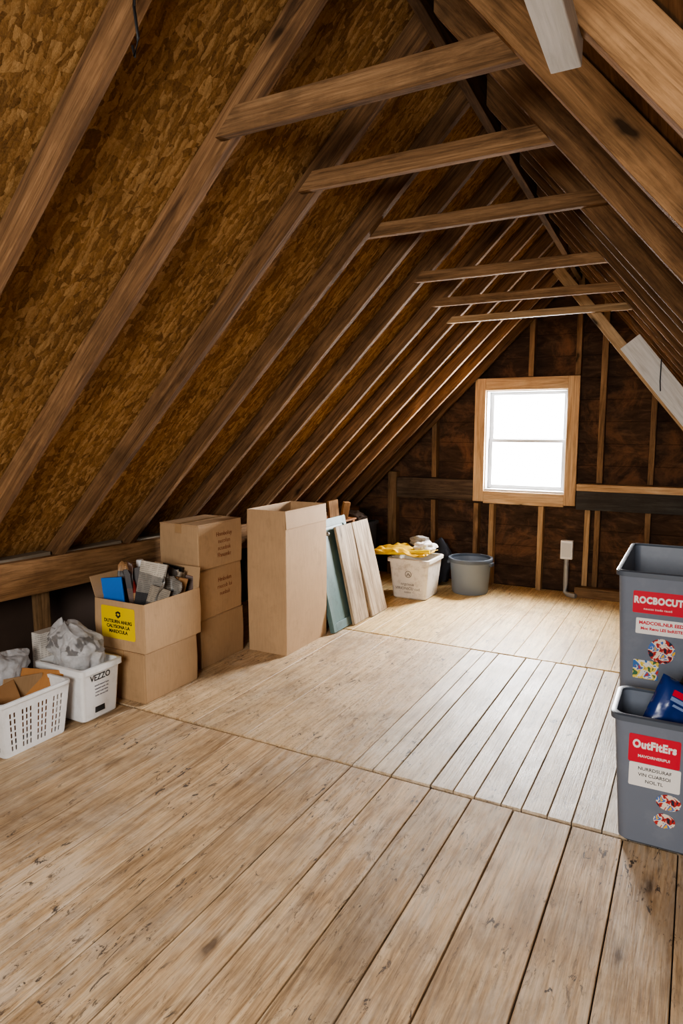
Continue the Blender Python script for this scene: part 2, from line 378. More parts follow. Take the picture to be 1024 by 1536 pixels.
def bagform(bm, prof, seed=0, sx=1.0, sy=1.0, n=128, lean=(0, 0), folds=.16, ragged=.03, cap=False):
    # slumped thin bag: a lathe profile gathered into soft folds
    pr = []
    for (r0, z0), (r1, z1) in zip(prof, prof[1:]):
        for q in range(3): pr.append((r0+(r1-r0)*q/3, z0+(z1-z0)*q/3))
    pr.append(prof[-1])
    rings = []; m = len(pr)
    for i, (r, z) in enumerate(pr):
        f = i/(m-1); ring = []
        for k in range(n):
            a = 2*math.pi*k/n
            d = Vector((math.cos(a)*1.3+seed, math.sin(a)*1.3, z*9))
            w = 1+folds*(.6+.5*f)*noise.noise(d*1.3)+folds*.6*noise.noise(d*2.4+Vector((4, 4, 0)))
            ring.append(Vector((math.cos(a)*r*w*sx+lean[0]*f*f, math.sin(a)*r*w*sy+lean[1]*f*f, z+ragged*f*f*(noise.noise(d*1.0+Vector((0, 9, 0)))+.3*noise.noise(d*2.5)))))
        rings.append(ring)
    loft(bm, rings, True, cap)

# ------------------------------------------------------------------ roof planes (underside of rafters)
def zL(x, y): return x+3.97-.03*y
SR = 1.19
RD = .10
def zR(x, y): return 2.0-.06*y-SR*x
def apex(y):
    x = (-1.97-.03*y)/(1+SR); return x, zL(x, y)
YF = 6.25   # far wall plane
YB = -2.2

def ceiling():
    bm = NB(); dl = RD*math.sqrt(2); aR = math.atan(SR); dr = RD/math.cos(aR)
    rows = []
    for y in (YB-.1, YF+.2):
        x = (2.0-.06*y+dr-3.97+.03*y-dl)/(1+SR)
        rows.append([Vector((-3.75, y, zL(-3.75, y)+dl)), Vector((x, y, zL(x, y)+dl)), Vector((1.75, y, zR(1.75, y)+dr))])
    up = Vector((0, 0, .04))
    V = [[bm.verts.new(p) for p in r] for r in rows]; W = [[bm.verts.new(p+up) for p in r] for r in rows]
    for i, mi in ((0, 0), (1, 1)):
        for A in (V, W):
            f = bm.faces.new((A[0][i], A[0][i+1], A[1][i+1], A[1][i])); f.material_index = mi
        for k in (0, 1):
            bm.faces.new((V[k][i], V[k][i+1], W[k][i+1], W[k][i]))
    for i in (0, 2): bm.faces.new((V[0][i], V[1][i], W[1][i], W[0][i]))
    tag(obj('ceiling', bm, [OSBM, ROOFB]), kind='structure')
ceiling()

def floor():
    bm = NB(); lay = bm.loops.layers.float_color.new('off')
    def plank(x0, x1, y0, y1, gap, mi, dz=0.0, gy=.004):
        c = (RN.random(), RN.random(), RN.random(), 1)
        g = gap/2; e = .003
        def ring(i, z): return [Vector((x0+i, y0+gy+i-g, z)), Vector((x1-i, y0+gy+i-g, z)), Vector((x1-i, y1-gy-i+g, z)), Vector((x0+i, y1-gy-i+g, z))]
        nf = len(bm.faces); loft(bm, [ring(g, -.022), ring(g, -.002+dz), ring(g+e*.7, dz)])
        bm.faces.ensure_lookup_table()
        for f in bm.faces[nf:]:
            f.material_index = mi
            for l in f.loops: l[lay] = c
    def run(xs, y0, y1, gaps, mi=0, gy=.004):
        for i in range(len(xs)-1):
            plank(xs[i], xs[i+1], y0+RN.uniform(-.003, .003), y1+RN.uniform(-.003, .003), gaps(i), mi, -RN.random()*.0015, gy)
    near = [-3.4, -3.12, -2.86, -2.6, -2.37, -2.12, -1.9, -1.68, -1.48, -1.28, -1.09, -.905, -.73, -.56, -.34, -.16, .02, .22, .45, .7, 1.0, 1.3, 1.7]
    hv = (-.905, -.56, -.34)
    run(near, YB, 2.5, lambda i: .0055 if near[i] in hv or near[i+1] in hv else .0035+.001*(i % 3), 0, .010)
    sh = [-3.4, -2.95, -2.55, -2.2, -1.88, -1.58, -1.285]
    run(sh, 2.5, 4.28, lambda i: .0022, 1, .010)
    mid = [-1.285]; wd_ = [.10, .09, .185-.005, .10, .09, .11, .08, .10, .09, .11, .09, .1, .12, .14, .16, .2, .25, .3, .4]
    for q in wd_:
        if mid[-1]+q > 1.6: break
        mid.append(round(mid[-1]+q, 3))
    mid.append(1.7)
    run(mid, 2.5, 4.28, lambda i: .006 if i in (2, 3) else .003+.0012*(i % 2), 3, .010)
    far = []; x = -3.4
    while x < 1.7: far.append(x); x += .15
    far.append(1.7)
    run(far, 4.28, YF, lambda i: .0015, 4, .008)
    box(bm, -3.42, 1.72, YB, YF+.1, -.06, -.02, mi=2)
    tag(obj('floor', bm, [FLW, FLO, GAPM, FLM, FLF]), kind='structure')
floor()

bm = NB(); WX0, WX1, WZ0, WZ1 = -1.77, -1.04, .90, 1.83
for a in ((-3.8, WX0, -.05, 3.3), (WX1, 1.8, -.05, 3.3), (WX0, WX1, -.05, WZ0), (WX0, WX1, WZ1, 3.3)):
    box(bm, a[0], a[1], YF, YF+.06, a[2], a[3])
tag(obj('wall_far', bm, GABLE), kind='structure')
bm = NB(); box(bm, -3.46, -3.40, YB, YF+.06, -.05, .95); tag(obj('wall_left', bm, DARKWALL), kind='structure')
bm = NB(); box(bm, 1.45, 1.5, YB, YF+.06, -.05, .6); tag(obj('wall_right', bm, DARKWALL), kind='structure')
bm = NB(); box(bm, -3.8, 1.8, YB-.06, YB, -.05, 3.4); tag(obj('wall_back', bm, DARKWALL), kind='structure')
bm = NB()
for y0, y1 in ((1.0, 1.39), (1.46, 1.91), (1.99, 2.46), (2.54, 2.98), (3.06, 3.41)):
    box(bm, -3.24, -3.15, y0, y1, .74-.03*y0, .87-.03*y0)
tag(obj('trim_1', bm, INSUL), kind='structure')

# window
w = bpy.data.objects.new('window_1', None); COL.objects.link(w); w.location = (-1.405, YF, WZ0); w['kind'] = 'structure'
w['label'] = 'small white sash window in bare wood casing, bright daylight behind'
hw = (WX1-WX0)/2; H = WZ1-WZ0
for nm, a in (('casing', (-hw-.10, -hw, -.10, H+.11)), ('casing', (hw, hw+.10, -.10, H+.11)), ('casing', (-hw, hw, H, H+.11)), ('casing', (-hw, hw, -.115, 0))):
    L = (a[1]-a[0], a[3]-a[2]); bm = NB()
    if L[0] > L[1]:
        mx = Matrix.Translation((a[0], -.105, (a[2]+a[3])/2)); box(bm, 0, L[0], 0, .03, -L[1]/2, L[1]/2)
    else:
        mx = Matrix(((0, 0, 1, (a[0]+a[1])/2), (0, 1, 0, -.105), (-1, 0, 0, a[3]), (0, 0, 0, 1))); box(bm, 0, L[1], 0, .03, -L[0]/2, L[0]/2)
    obj(nm, bm, CASING, w, matrix=mx, bevel=.004)
bm = NB()
box(bm, -hw-.01, -hw+.012, -.075, .06, 0, H); box(bm, hw-.012, hw+.01, -.075, .06, 0, H); box(bm, -hw, hw, -.075, .06, H-.012, H+.01); box(bm, -hw, hw, -.085, .06, -.01, .02)
obj('jamb', bm, SASH, w, bevel=.002)
for z0, z1, yy in ((.02, H*.52, .0), (H*.49, H-.012, .03)):
    bm = NB(); f = .036
    box(bm, -hw+.012, -hw+.012+f, yy, yy+.03, z0, z1); box(bm, hw-.012-f, hw-.012, yy, yy+.03, z0, z1)
    box(bm, -hw+.012+f, hw-.012-f, yy, yy+.03, z0, z0+f); box(bm, -hw+.012+f, hw-.012-f, yy, yy+.03, z1-f*.8, z1)
    s = obj('sash', bm, SASH, w, bevel=.002)
    bm = NB(); box(bm, -hw+.04, hw-.04, yy+.012, yy+.016, z0+f*.9, z1-f*.7); obj('pane', bm, GLASS, s)

# ------------------------------------------------------------------ roof timbers
YS = [.85, 1.42, 1.95, 2.5, 3.02, 3.45, 3.85, 4.30, 4.70, 5.10, 5.48, 5.83, 6.13]
def rafter(side, y, mat, label, group):
    aw = 0.040; d = RD
    ax, az = apex(y)
    if side < 0: foot = Vector((-3.25, y, zL(-3.25, y))); phi = math.atan(1.0); top = Vector((ax-.022, y, zL(ax-.022, y))); X = Vector((math.cos(phi), 0, math.sin(phi))); Y = Vector((0, 1, 0))
    else: foot = Vector((1.42, y, zR(1.42, y))); phi = math.atan(SR); top = Vector((ax+.022, y, zR(ax+.022, y))); X = Vector((-math.cos(phi), 0, math.sin(phi))); Y = Vector((0, -1, 0)); aw = .045
    Z = X.cross(Y); L = (top-foot).length; tp = math.tan(phi)
    mx = Matrix((X, Y, Z)).transposed().to_4x4(); mx.translation = foot
    bm = NB(); n = 9; rings = []
    for i in range(n+1):
        x = L*i/n; oy = RN.uniform(-.003, .003); oz = RN.uniform(-.002, .002) if 0 < i < n else 0
        rings.append([Vector((x, oy-aw/2, oz)), Vector((x, oy+aw/2, oz)), Vector((x+(d-.004)*tp, oy+aw/2, d-.004)), Vector((x+(d-.004)*tp, oy-aw/2, d-.004))])
    loft(bm, rings)
    return tag(obj('rafter', bm, mat, matrix=mx, bevel=.003), label, 'rafter', group)
LL = [None, 'rough brown rafter across the top left corner, nearest on the chip board slope',
 'second rafter from the camera on chip board slope, foot behind the white crates',
 'third rafter on chip board slope, foot above the open box with the yellow sign',
 'fourth rafter on chip board slope, coming down just before the three box stack',
 'fifth rafter on chip board slope, coming down behind the three box stack',
 'sixth rafter on chip board slope, coming down behind the tall open carton',
 'seventh rafter on chip board slope, holding the second furthest cross tie',
 'eighth rafter on chip board slope, holding the furthest cross tie',
 'rafter on chip board slope fourth from the gable wall, past the last cross tie',
 'rafter on chip board slope third from the gable wall',
 'rafter on chip board slope second from the gable wall',
 'rafter on chip board slope closest to the gable wall, edge lit by window']
LR = [None, 'warm brown rafter in the top right corner touching the white painted beam',
 'broad warm brown knotty rafter at upper right, held by the nearest cross tie',
 'right slope rafter carrying the second cross tie from the camera',
 'right slope rafter carrying the third cross tie from the camera',
 'right slope rafter between the third and fourth cross ties, carrying none',
 'right slope rafter carrying the fourth cross tie from the camera',
 'right slope rafter carrying the fifth cross tie from the camera',
 'right slope rafter carrying the furthest cross tie',
 'right slope rafter fourth from the gable wall, behind the pale diagonal brace',
 'right slope rafter third from the gable wall',
 'right slope rafter second from the gable wall',
 'right slope rafter closest to the gable wall']
for i, y in enumerate(YS):
    if LL[i]: rafter(-1, y, RAFT, LL[i], 'rafters on the chip board slope')
    if LR[i]: rafter(1, y-.09 if i != 4 else y+.085, RAFT_R if i < 3 else RAFT, LR[i], 'rafters on the right slope')
ZC = [2.50, 2.485, 2.44, 2.37, 2.30, 2.25]
CL = ['nearest cross tie high under the ridge, thickest looking', 'second cross tie from the camera under the ridge', 'third cross tie from the camera under the ridge',
      'fourth cross tie from the camera under the ridge', 'fifth cross tie from the camera, second furthest', 'furthest and thinnest looking cross tie, lit from below by window']
for k in range(6):
    y = (1.905, 2.455, 3.062, 3.805, 4.255, 4.655)[k]; z = ZC[k]; dd = (.085, .07, .062, .058, .052, .044)[k]
    xl = z-3.97+.03*y-(.035 if k != 1 else .06); xr = (2.0-.06*y+.13-z)/SR
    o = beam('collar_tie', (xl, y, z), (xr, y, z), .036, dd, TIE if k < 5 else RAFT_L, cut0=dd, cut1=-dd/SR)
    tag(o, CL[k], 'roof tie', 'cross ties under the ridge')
y0, y1 = .2, YF-.01
o = beam('ridge_board', (apex(y0)[0], y0, apex(y0)[1]+.015), (apex(y1)[0], y1, apex(y1)[1]+.015), .04, .15, RIDGE)
tag(o, 'dark ridge board along the peak of the roof', 'ridge board')
o = beam('purlin', (-.258, -.5, zR(-.258, -.5)-.046), (-.258, 1.37, zR(-.258, 1.37)-.046), .056, .05, WHITEW)
tag(o, 'white painted beam end poking in at the top right', 'beam')
o = thing('diagonal_brace', 'pale diagonal roof brace with a white board fixed on its lower end', 'roof brace', (-.10, 4.73, 1.62))
b = beam('strut', (.25, 0, -.40), (-.80, 0, .92), .04, .07, RAFT_L, o)
b = beam('board', (.26, -.034, -.33), (-.33, -.034, .415), .022, .14, WHITEW, o); b['label'] = 'white painted board'
bm = NB(); tube(bm, [(-.14, -.05, .30), (-.14, -.052, .16), (-.135, -.052, .1)], .004, 6); obj('cord', bm, DARKC, o)
o = beam('wall_plate', (-3.13, -1.5, .77+.045), (-3.13, 6.2, .77-.186), .06, .19, RAFT_R)
tag(o, 'horizontal timber beam under the rafter feet along the left wall', 'beam')
for y, lb in ((1.9, 'short stud under the left beam at the photo edge'), (2.42, 'short stud under the left beam beside the bagged white crate')):
    o = beam('stud', (-3.2, y, 0), (-3.2, y, .60), .05, .08, STUD, up=(0, 1, 0)); tag(o, lb, 'stud', 'short studs along the left wall')
bm = NB(); tube(bm, [(-1.33, 1.385, 2.66), (-1.335, 1.38, 2.56), (-1.32, 1.375, 2.48), (-1.335, 1.375, 2.44), (-1.345, 1.38, 2.47)], .004, 6)
tag(obj('wire', bm, BLACKP, smooth=60), 'thin black wire dangling from the nearest left rafter', 'wire')

# ------------------------------------------------------------------ gable studs
def roofz(x, y): return min(zL(x, y), zR(x, y))
def stud(x, z0, z1, wd, label, mat=STUD, dep=.09):
    o = beam('stud', (x, YF-dep/2-.001, z0), (x, YF-dep/2-.001, z1), wd, dep, mat, up=(0, 1, 0))
    tag(o, label, 'stud', 'bare studs on the gable wall')
stud(-2.71, 0, roofz(-2.71, YF)-.02, .09, 'thick post at the left end of the gable wall')
stud(-2.27, 0, .79, .045, 'gable stud behind the white bin, below the rail'); stud(-2.27, 1.01, roofz(-2.27, YF)+.1, .045, 'gable stud left of window above the rail')
stud(-1.84, 0, .78, .045, 'gable stud directly under the left edge of the window'); stud(-1.69, 0, .78, .045, 'gable stud right behind the round grey tub', mat=RAFT_L)
stud(-1.366, 1.945, roofz(-1.366, YF)+.1, .045, 'gable stud above the middle of the window')
stud(-1.236, 0, .78, .045, 'gable stud under the window, left of the outlet box', mat=RAFT_L)
stud(-.965, 1.945, roofz(-.977, YF)+.02, .045, 'gable stud above the right edge of the window')
stud(-.835, 0, .77, .045, 'left stud of the close pair right of outlet box', mat=RAFT_L); stud(-.75, 0, .77, .045, 'right stud of the close pair right of outlet box')
stud(-.75, 1.01, roofz(-.75, YF)+.1, .05, 'tall gable stud just right of the window')
stud(-.345, 0, .77, .045, 'gable stud behind the tall grey bin below the rail'); stud(-.345, 1.01, roofz(-.345, YF)+.1, .045, 'gable stud near the right photo edge above the rail')
o = beam('rail', (-2.66, YF-.045, .90), (-1.875, YF-.045, .90), .088, .20, DARKW); tag(o, 'dark weathered horizontal rail left of the window', 'rail', 'horizontal rails on the gable wall')
o = beam('rail', (-.93, YF-.06, .855), (1.0, YF-.06, .855), .118, .165, BAND); tag(o, 'deep grey black rail right of the window under the ledge', 'rail', 'horizontal rails on the gable wall')
o = beam('rail', (-.93, YF-.065, .97), (1.0, YF-.065, .97), .128, .06, CASING); tag(o, 'lighter wood ledge board right of the window', 'rail', 'horizontal rails on the gable wall')
o = beam('bottom_plate', (-.90, YF-.14, .045), (1.2, YF-.14, .045), .09, .09, STUD); tag(o, 'low board lying on the floor along the gable wall', 'board')
o = thing('outlet_box', 'white outlet box on a grey conduit pipe below the window', 'outlet', (-.98, 6.08, 0))
bm = NB(); tube(bm, [(0, 0, .34), (0, 0, .1), (0, 0, .035), (.03, -.03, .018), (.10, -.06, .018)], .021, 12); obj('conduit', bm, METAL, o, smooth=50)
bm = NB(); loft(bm, [rr(.052, .03, .01, .335), rr(.052, .03, .01, .50)]); obj('box', bm, WHITEP, o, bevel=.004)
bm = NB(); box(bm, -.04, .04, -.034, -.03, .355, .48); obj('cover', bm, SASH, o, bevel=.001)

# ------------------------------------------------------------------ cardboard boxes
def carton(label, loc, size, mat=CARD, open_=False, rotz=0, group=None, flap=None):
    wx, wy, h = size; t = .005
    o = thing('cardboard_box', label, 'box', loc, rotz, group)
    bm = NB()
    if not open_:
        loft(bm, [rr(wx/2-.002, wy/2-.002, .008, 0, 3), rr(wx/2, wy/2, .008, .004, 3), rr(wx/2+.003, wy/2+.003, .008, h*.5, 3), rr(wx/2, wy/2, .008, h-.010, 3), rr(wx/2-.003, wy/2-.003, .008, h-.006, 3)])
        obj('body', bm, mat, o)
        for s in (-1, 1):
            bm = NB(); box(bm, *( (-wx/2, -.0015) if s < 0 else (.0015, wx/2)), -wy/2, wy/2, h-.006, h-.001); obj('flap', bm, mat, o, bevel=.0015)
        bm = NB(); box(bm, -.025, .025, -wy/2-.0012, wy/2+.0012, h-.0012, h+.0002); box(bm, -.025, .025, -wy/2-.004, -wy/2-.0005, h*.8, h); obj('tape', bm, TAPE, o)
    else:
        loft(bm, [rr(wx/2, wy/2, .006, 0, 2), rr(wx/2+.003, wy/2+.003, .006, h*.5, 2), rr(wx/2, wy/2, .006, h, 2), rr(wx/2-t, wy/2-t, .004, h, 2), rr(wx/2-t, wy/2-t, .004, t, 2)])
        obj('body', bm, mat, o)
        for (ax, s, ang) in (flap or []):
            bm = NB(); L = (wy if ax == 'x' else wx)-.012; D = .12
            box(bm, 0, D, -L/2, L/2, -.002, .002)
            base = {('x', 1): (wx/2-.003, 0, 0), ('x', -1): (-wx/2+.003, 0, 180), ('y', 1): (0, wy/2-.003, 90), ('y', -1): (0, -wy/2+.003, -90)}[(ax, s)]
            mx = Matrix.Translation((base[0], base[1], h)) @ Matrix.Rotation(rad(base[2]), 4, 'Z') @ Matrix.Rotation(rad(-ang), 4, 'Y')
            obj('flap', bm, mat, o, matrix=mx, bevel=.001)
    return o
RX = (rad(90), 0, rad(90)); RY = (rad(90), 0, 0)
carton('plain sealed cardboard box on the floor under the box with yellow sign', (-2.745, 2.77, 0), (.35, .43, .28), CARD)
ob = carton('open cardboard box with a yellow sign, filled with papers', (-2.75, 2.79, .2805), (.37, .46, .272), CARD2, True, flap=[('x', -1, 70), ('y', 1, 82)])
sg = sticker('sign', .25, .18, YELS, ob, (-.005, -.2335, .15), RY); sg['label'] = 'yellow sign with black print'
bm = NB(); tube(bm, [(.0, -.2348, .212), (.014, -.2348, .206), (.014, -.2348, .194), (.0, -.2348, .182), (-.014, -.2348, .194), (-.014, -.2348, .206), (0, -.2348, .212)], .006, 6); obj('emblem', bm, BLACKI, ob)
for s_, z, k in (('DUTSURN ANUIG', .156, .026), ('CALYSONA LA', .128, .026), ('MARDCULA', .100, .026)):
    text('lettering', s_, k, BLACKI, ob, (-.005, -.2346, z), RY, bold=.0010)
G3 = 'stack of three cardboard boxes'
for k, (lb, z, h, wx, dx, dy) in enumerate((('bottom plain box of the three box stack by the tall carton', 0, .31, .31, 0, .005), ('middle box of the three box stack with brown handwriting', .3105, .31, .305, .002, -.004), ('top box of the three box stack with brown handwriting', .621, .285, .31, .002, 0))):
    o = carton(lb, (-2.80+dx, 3.325+dy, z), (wx, .43, h), (CARD, CARD, CARD2)[k], rotz=(0, 1.2, -.8)[k], group=G3)
    if k:
        for j, s_ in enumerate((['Hnmboluy', 'nucolun', 'ncuubnk', 'Fhnumkr'] if k == 2 else ['Hmbolun', 'rnucob lui', 'nunbak'])):
            text('handwriting', s_, .042, BROWNI, o, (wx/2+.0035, .03, h*.72-j*.045), RX, bold=-.0006, sx=.9)
ob = carton('tall narrow open cardboard carton standing beside the box stack', (-2.465, 3.835, 0), (.30, .54, .96), CARD2, True, flap=[('x', 1, -86), ('x', -1, -86), ('y', 1, -80)])

PB = 'papers and books in the open box'
ix, iy, iz = -2.75, 2.79, .287
items = [
 ('folder', 'bright blue folder standing in the box with yellow sign', 'folder', (.13, .012, .37), (ix-.095, iy-.14, iz), (0, -6, 14), BLUEF),
 ('magazine', 'grey printed magazine tallest among the papers in the box', 'magazine', (.15, .005, .46), (ix-.03, iy-.04, iz), (4, 12, 34), PR_A),
 ('magazine', 'pale printed magazine leaning at the front of the paper box', 'magazine', (.12, .006, .33), (ix+.06, iy-.11, iz), (-8, 16, 20), PR_B),
 ('magazine', 'red and dark printed magazine among the papers in the box', 'magazine', (.15, .008, .42), (ix+.02, iy-.02, iz), (-4, -9, 40), PR_C),
 ('notebook', 'worn brown notebook standing among the papers in the box', 'notebook', (.13, .014, .36), (ix+.04, iy+.06, iz), (6, 14, 50), KRAFT),
 ('magazine', 'dark red magazine at the back right of the open paper box', 'magazine', (.14, .006, .35), (ix+.04, iy+.13, iz), (-10, 12, 24), PR_C),
 ('notebook', 'black notebook behind the papers in the open box', 'notebook', (.15, .018, .39), (ix-.04, iy+.18, iz), (-4, 6, 0), BLACKP)]
for a in items: slab(*a, group=PB)
def curl(label, loc, rot, w, h, seed, mat):
    bm = NB(); n = 14; V = {}
    for i in range(n+1):
        for j in range(n+1):
            u, v = i/n-.5, j/n
            V[i, j] = bm.verts.new((u*w, .06*v*v*math.sin(u*5+seed)+.035*noise.noise(Vector((u*4+seed, v*5, 0))), v*h-.05*v*abs(u)+.02*v*noise.noise(Vector((u*9, seed, 0)))))
    for i in range(n):
        for j in range(n): bm.faces.new((V[i, j], V[i+1, j], V[i+1, j+1], V[i, j+1]))
    o = obj('paper_sheet', bm, mat, smooth=80); md = o.modifiers.new('solid', 'SOLIDIFY'); md.thickness = .0015
    o.location = loc; o.rotation_euler = [rad(a) for a in rot]; tag(o, label, 'paper', PB)
curl('curled newspaper sheet flopping over the front of the papers in the box', (ix+.08, iy-.03, iz+.02), (6, 12, 66), .14, .36, 1.0, PR_A)
curl('curled dark sheet sticking up at the left of the papers in the box', (ix-.06, iy-.08, iz+.02), (-6, -6, 20), .12, .44, 2.6, PR_C)
curl('curled white sheet standing above the black notebook in the box', (ix+.0, iy+.15, iz+.02), (6, 10, 40), .11, .38, 4.2, PR_B)
curl('curled grey sheet at the middle right of the papers in the box', (ix+.10, iy+.06, iz+.02), (-4, 10, 76), .12, .33, 5.9, PR_A)
o = thing('spray_can', 'small dark canister with pale cap poking out of the paper box', 'canister', (ix-.12, iy+.06, iz), group=None)
bm = NB(); loft(bm, [circ(.03, 0, 20), circ(.03, .38, 20), circ(.022, .395, 20)]); obj('body', bm, PR_C, o, smooth=40)
bm = NB(); loft(bm, [circ(.022, .395, 20), circ(.022, .43, 20), circ(.018, .435, 20)]); obj('cap', bm, WHITEP, o, smooth=40)

# ------------------------------------------------------------------ white basket and white bin
def basket():
    o = thing('laundry_basket', 'white slotted plastic basket at the left edge holding brown cardboard', 'basket', (-2.86, 1.965, 0))
    bm = NB(); b = (.165, .155); t = (.19, .18); h = .25
    def P(s, u, v):
        hx = b[0]+(t[0]-b[0])*v; hy = b[1]+(t[1]-b[1])*v
        c = [(-hx, -hy), (hx, -hy), (hx, hy), (-hx, hy)]
        p, q = c[s], c[(s+1) % 4]
        return Vector((p[0]+(q[0]-p[0])*u, p[1]+(q[1]-p[1])*u, h*v))
    nu = 33; us = [i/nu for i in range(nu+1)]; vs = [0, .10, .2, .23, .33, .36, .46, .49, .59, .62, .72, .75, .85, .90, 1.0]
    for s in range(4):
        for j in range(len(vs)-1):
            for i in range(nu):
                if j % 2 == 1 and 0 < j < len(vs)-2 and i % 2 == 1 and 1 < i < nu-2 and i % 8 != 7: continue
                bm.faces.new([bm.verts.new(P(s, u, v)) for u, v in ((us[i], vs[j]), (us[i+1], vs[j]), (us[i+1], vs[j+1]), (us[i], vs[j+1]))])
    bm.faces.new([bm.verts.new(P(s, 0, 0)) for s in range(4)])
    bmesh.ops.remove_doubles(bm, verts=bm.verts, dist=.0005)
    q = obj('body', bm, WHITEP, o); md = q.modifiers.new('solid', 'SOLIDIFY'); md.thickness = .004; md.offset = 1
    bm = NB(); a, c = t
    loft(bm, [rr(a-.004, c-.004, .02, h), rr(a+.012, c+.012, .02, h), rr(a+.012, c+.012, .02, h+.018), rr(a-.004, c-.004, .02, h+.018)], closed=True)
    obj('rim', bm, WHITEP, o, bevel=.003)
basket()
GB = 'cardboard scraps in the white basket'
slab('cardboard_scrap', 'largest brown cardboard flap jutting from the white slotted basket', 'cardboard', (.20, .006, .30), (-2.79, 2.02, .02), (-20, 14, 56), CARDIN, GB)
slab('cardboard_scrap', 'small dark folded cardboard piece at the front of slotted basket', 'cardboard', (.19, .006, .27), (-2.78, 1.92, .02), (-14, -10, 86), KRAFT, GB)
slab('cardboard_scrap', 'cardboard piece leaning to the back of slotted basket', 'cardboard', (.2, .006, .28), (-2.88, 1.99, .02), (8, 8, 84), CARD, GB)
bm = NB(); bagform(bm, [(.05, 0), (.075, .03), (.08, .12), (.085, .22), (.098, .29), (.10, .33), (.088, .355), (.06, .37), (.02, .375)], 5, .85, 1.3, folds=.3, cap=True)
o = obj('plastic_bag', bm, BAG, smooth=80); o.location = (-2.955, 2.0, .02); tag(o, 'crumpled clear bag at the left edge behind the slotted basket contents', 'bag')

def openbin(name, label, cat, loc, b, t, h, r, mat, rimmat, th=.006, lip=.015, rotz=0, lh=.03, group=None):
    o = thing(name, label, cat, loc, rotz, group)
    bm = NB(); loft(bm, [rr(b[0]-.012, b[1]-.012, r, 0), rr(b[0], b[1], r, .012), rr(t[0], t[1], r, h-.004), rr(t[0]-th, t[1]-th, r, h-.004), rr(b[0]-th, b[1]-th, r, th+.004)])
    obj('body', bm, mat, o, smooth=40)
    bm = NB(); loft(bm, [rr(t[0]-th-.001, t[1]-th-.001, r, h-lh*.4), rr(t[0]-.0005, t[1]-.0005, r, h-lh), rr(t[0]+lip, t[1]+lip, r+lip*.5, h-lh), rr(t[0]+lip, t[1]+lip, r+lip*.5, h-.003), rr(t[0]+lip-.004, t[1]+lip-.004, r+lip*.5, h), rr(t[0]-th-.001, t[1]-th-.001, r, h)], closed=True)
    obj('rim', bm, rimmat, o, smooth=50)
    return o
o = openbin('storage_bin', 'small white printed plastic bin holding a bag, next to slotted basket', 'bin', (-2.81, 2.33, 0), (.15, .11), (.17, .125), .29, .02, WHITEP, WHITEP, lip=.012)
al = math.atan(.02/.274); RXA = (rad(90)+al, 0, rad(90))
xf = lambda z: .15+.02*(z-.012)/.274+.0012
text('lettering', 'VEZZO', .045, BLACKI, o, (xf(.228), -.01, .228), RXA, bold=.0008, sx=.9)
for j in range(4): text('lettering', ('ncod raoud isuo', 'cusunl oado ria', 'sond cual nino', 'iudo nacou rid')[j], .014, GREYI, o, (xf(.186-j*.018), -.0, .186-j*.018), RXA)
bm = NB(); box(bm, xf(.055)-.003, xf(.055)+.0015, -.04, .02, .04, .07); lg = obj('logo_mark', bm, BLACKI, o)
bm = NB(); bagform(bm, [(.08, 0), (.10, .03), (.105, .15), (.118, .25), (.134, .31), (.134, .35), (.122, .39), (.10, .42), (.075, .445), (.05, .462), (.02, .47)], 2, 1.12, .86, lean=(-.05, -.03), folds=.36, ragged=.05, cap=True)
o = obj('plastic_bag', bm, BAGP, smooth=80); o.location = (-2.80, 2.325, .02); tag(o, 'crumpled white carrier bag with dark print stuffed in white bin', 'bag')
slab('carton', 'small white printed carton standing behind the slotted basket', 'carton', (.12, .07, .42), (-3.02, 2.30, 0), (0, 0, 88), PR_F)

# ------------------------------------------------------------------ leaning panels, crate, odds behind
GP = 'boards leaning by the tall carton'
o = thing('door_panel', 'dull teal painted cabinet door leaning behind two pale boards', 'panel', (-2.262, 4.122, 0), 0, GP); o.rotation_euler = (0, rad(-13), 0)
bm = NB(); box(bm, -.03, 0, 0, .50, .007, .83); obj('panel', bm, TEAL, o, bevel=.003)
bm = NB(); box(bm, 0, .008, .0, .045, .007, .83); box(bm, 0, .008, .455, .50, .007, .83); box(bm, 0, .008, .045, .455, .007, .07); box(bm, 0, .008, .045, .455, .77, .83); obj('frame', bm, TEALF, o, bevel=.002)
bm = NB(); bmesh.ops.create_uvsphere(bm, u_segments=14, v_segments=10, radius=.016, matrix=Matrix.Translation((.02, .16, .72))); obj('knob', bm, METAL, o, smooth=60)
for lb, y0, wd, h, x, ti in (('pale weathered board leaning in front of the teal door, nearer one', 4.38, .26, .765, -2.222, 12.6), ('pale weathered board leaning beside the first, nearer the white bin', 4.65, .28, .77, -2.20, 14.2)):
    bm = NB(); box(bm, -.022, 0, 0, wd, .006, h); p = obj('board', bm, PLANKW, bevel=.003); p.location = (x, y0, 0); p.rotation_euler = (0, rad(-ti), 0); tag(p, lb, 'board', GP)
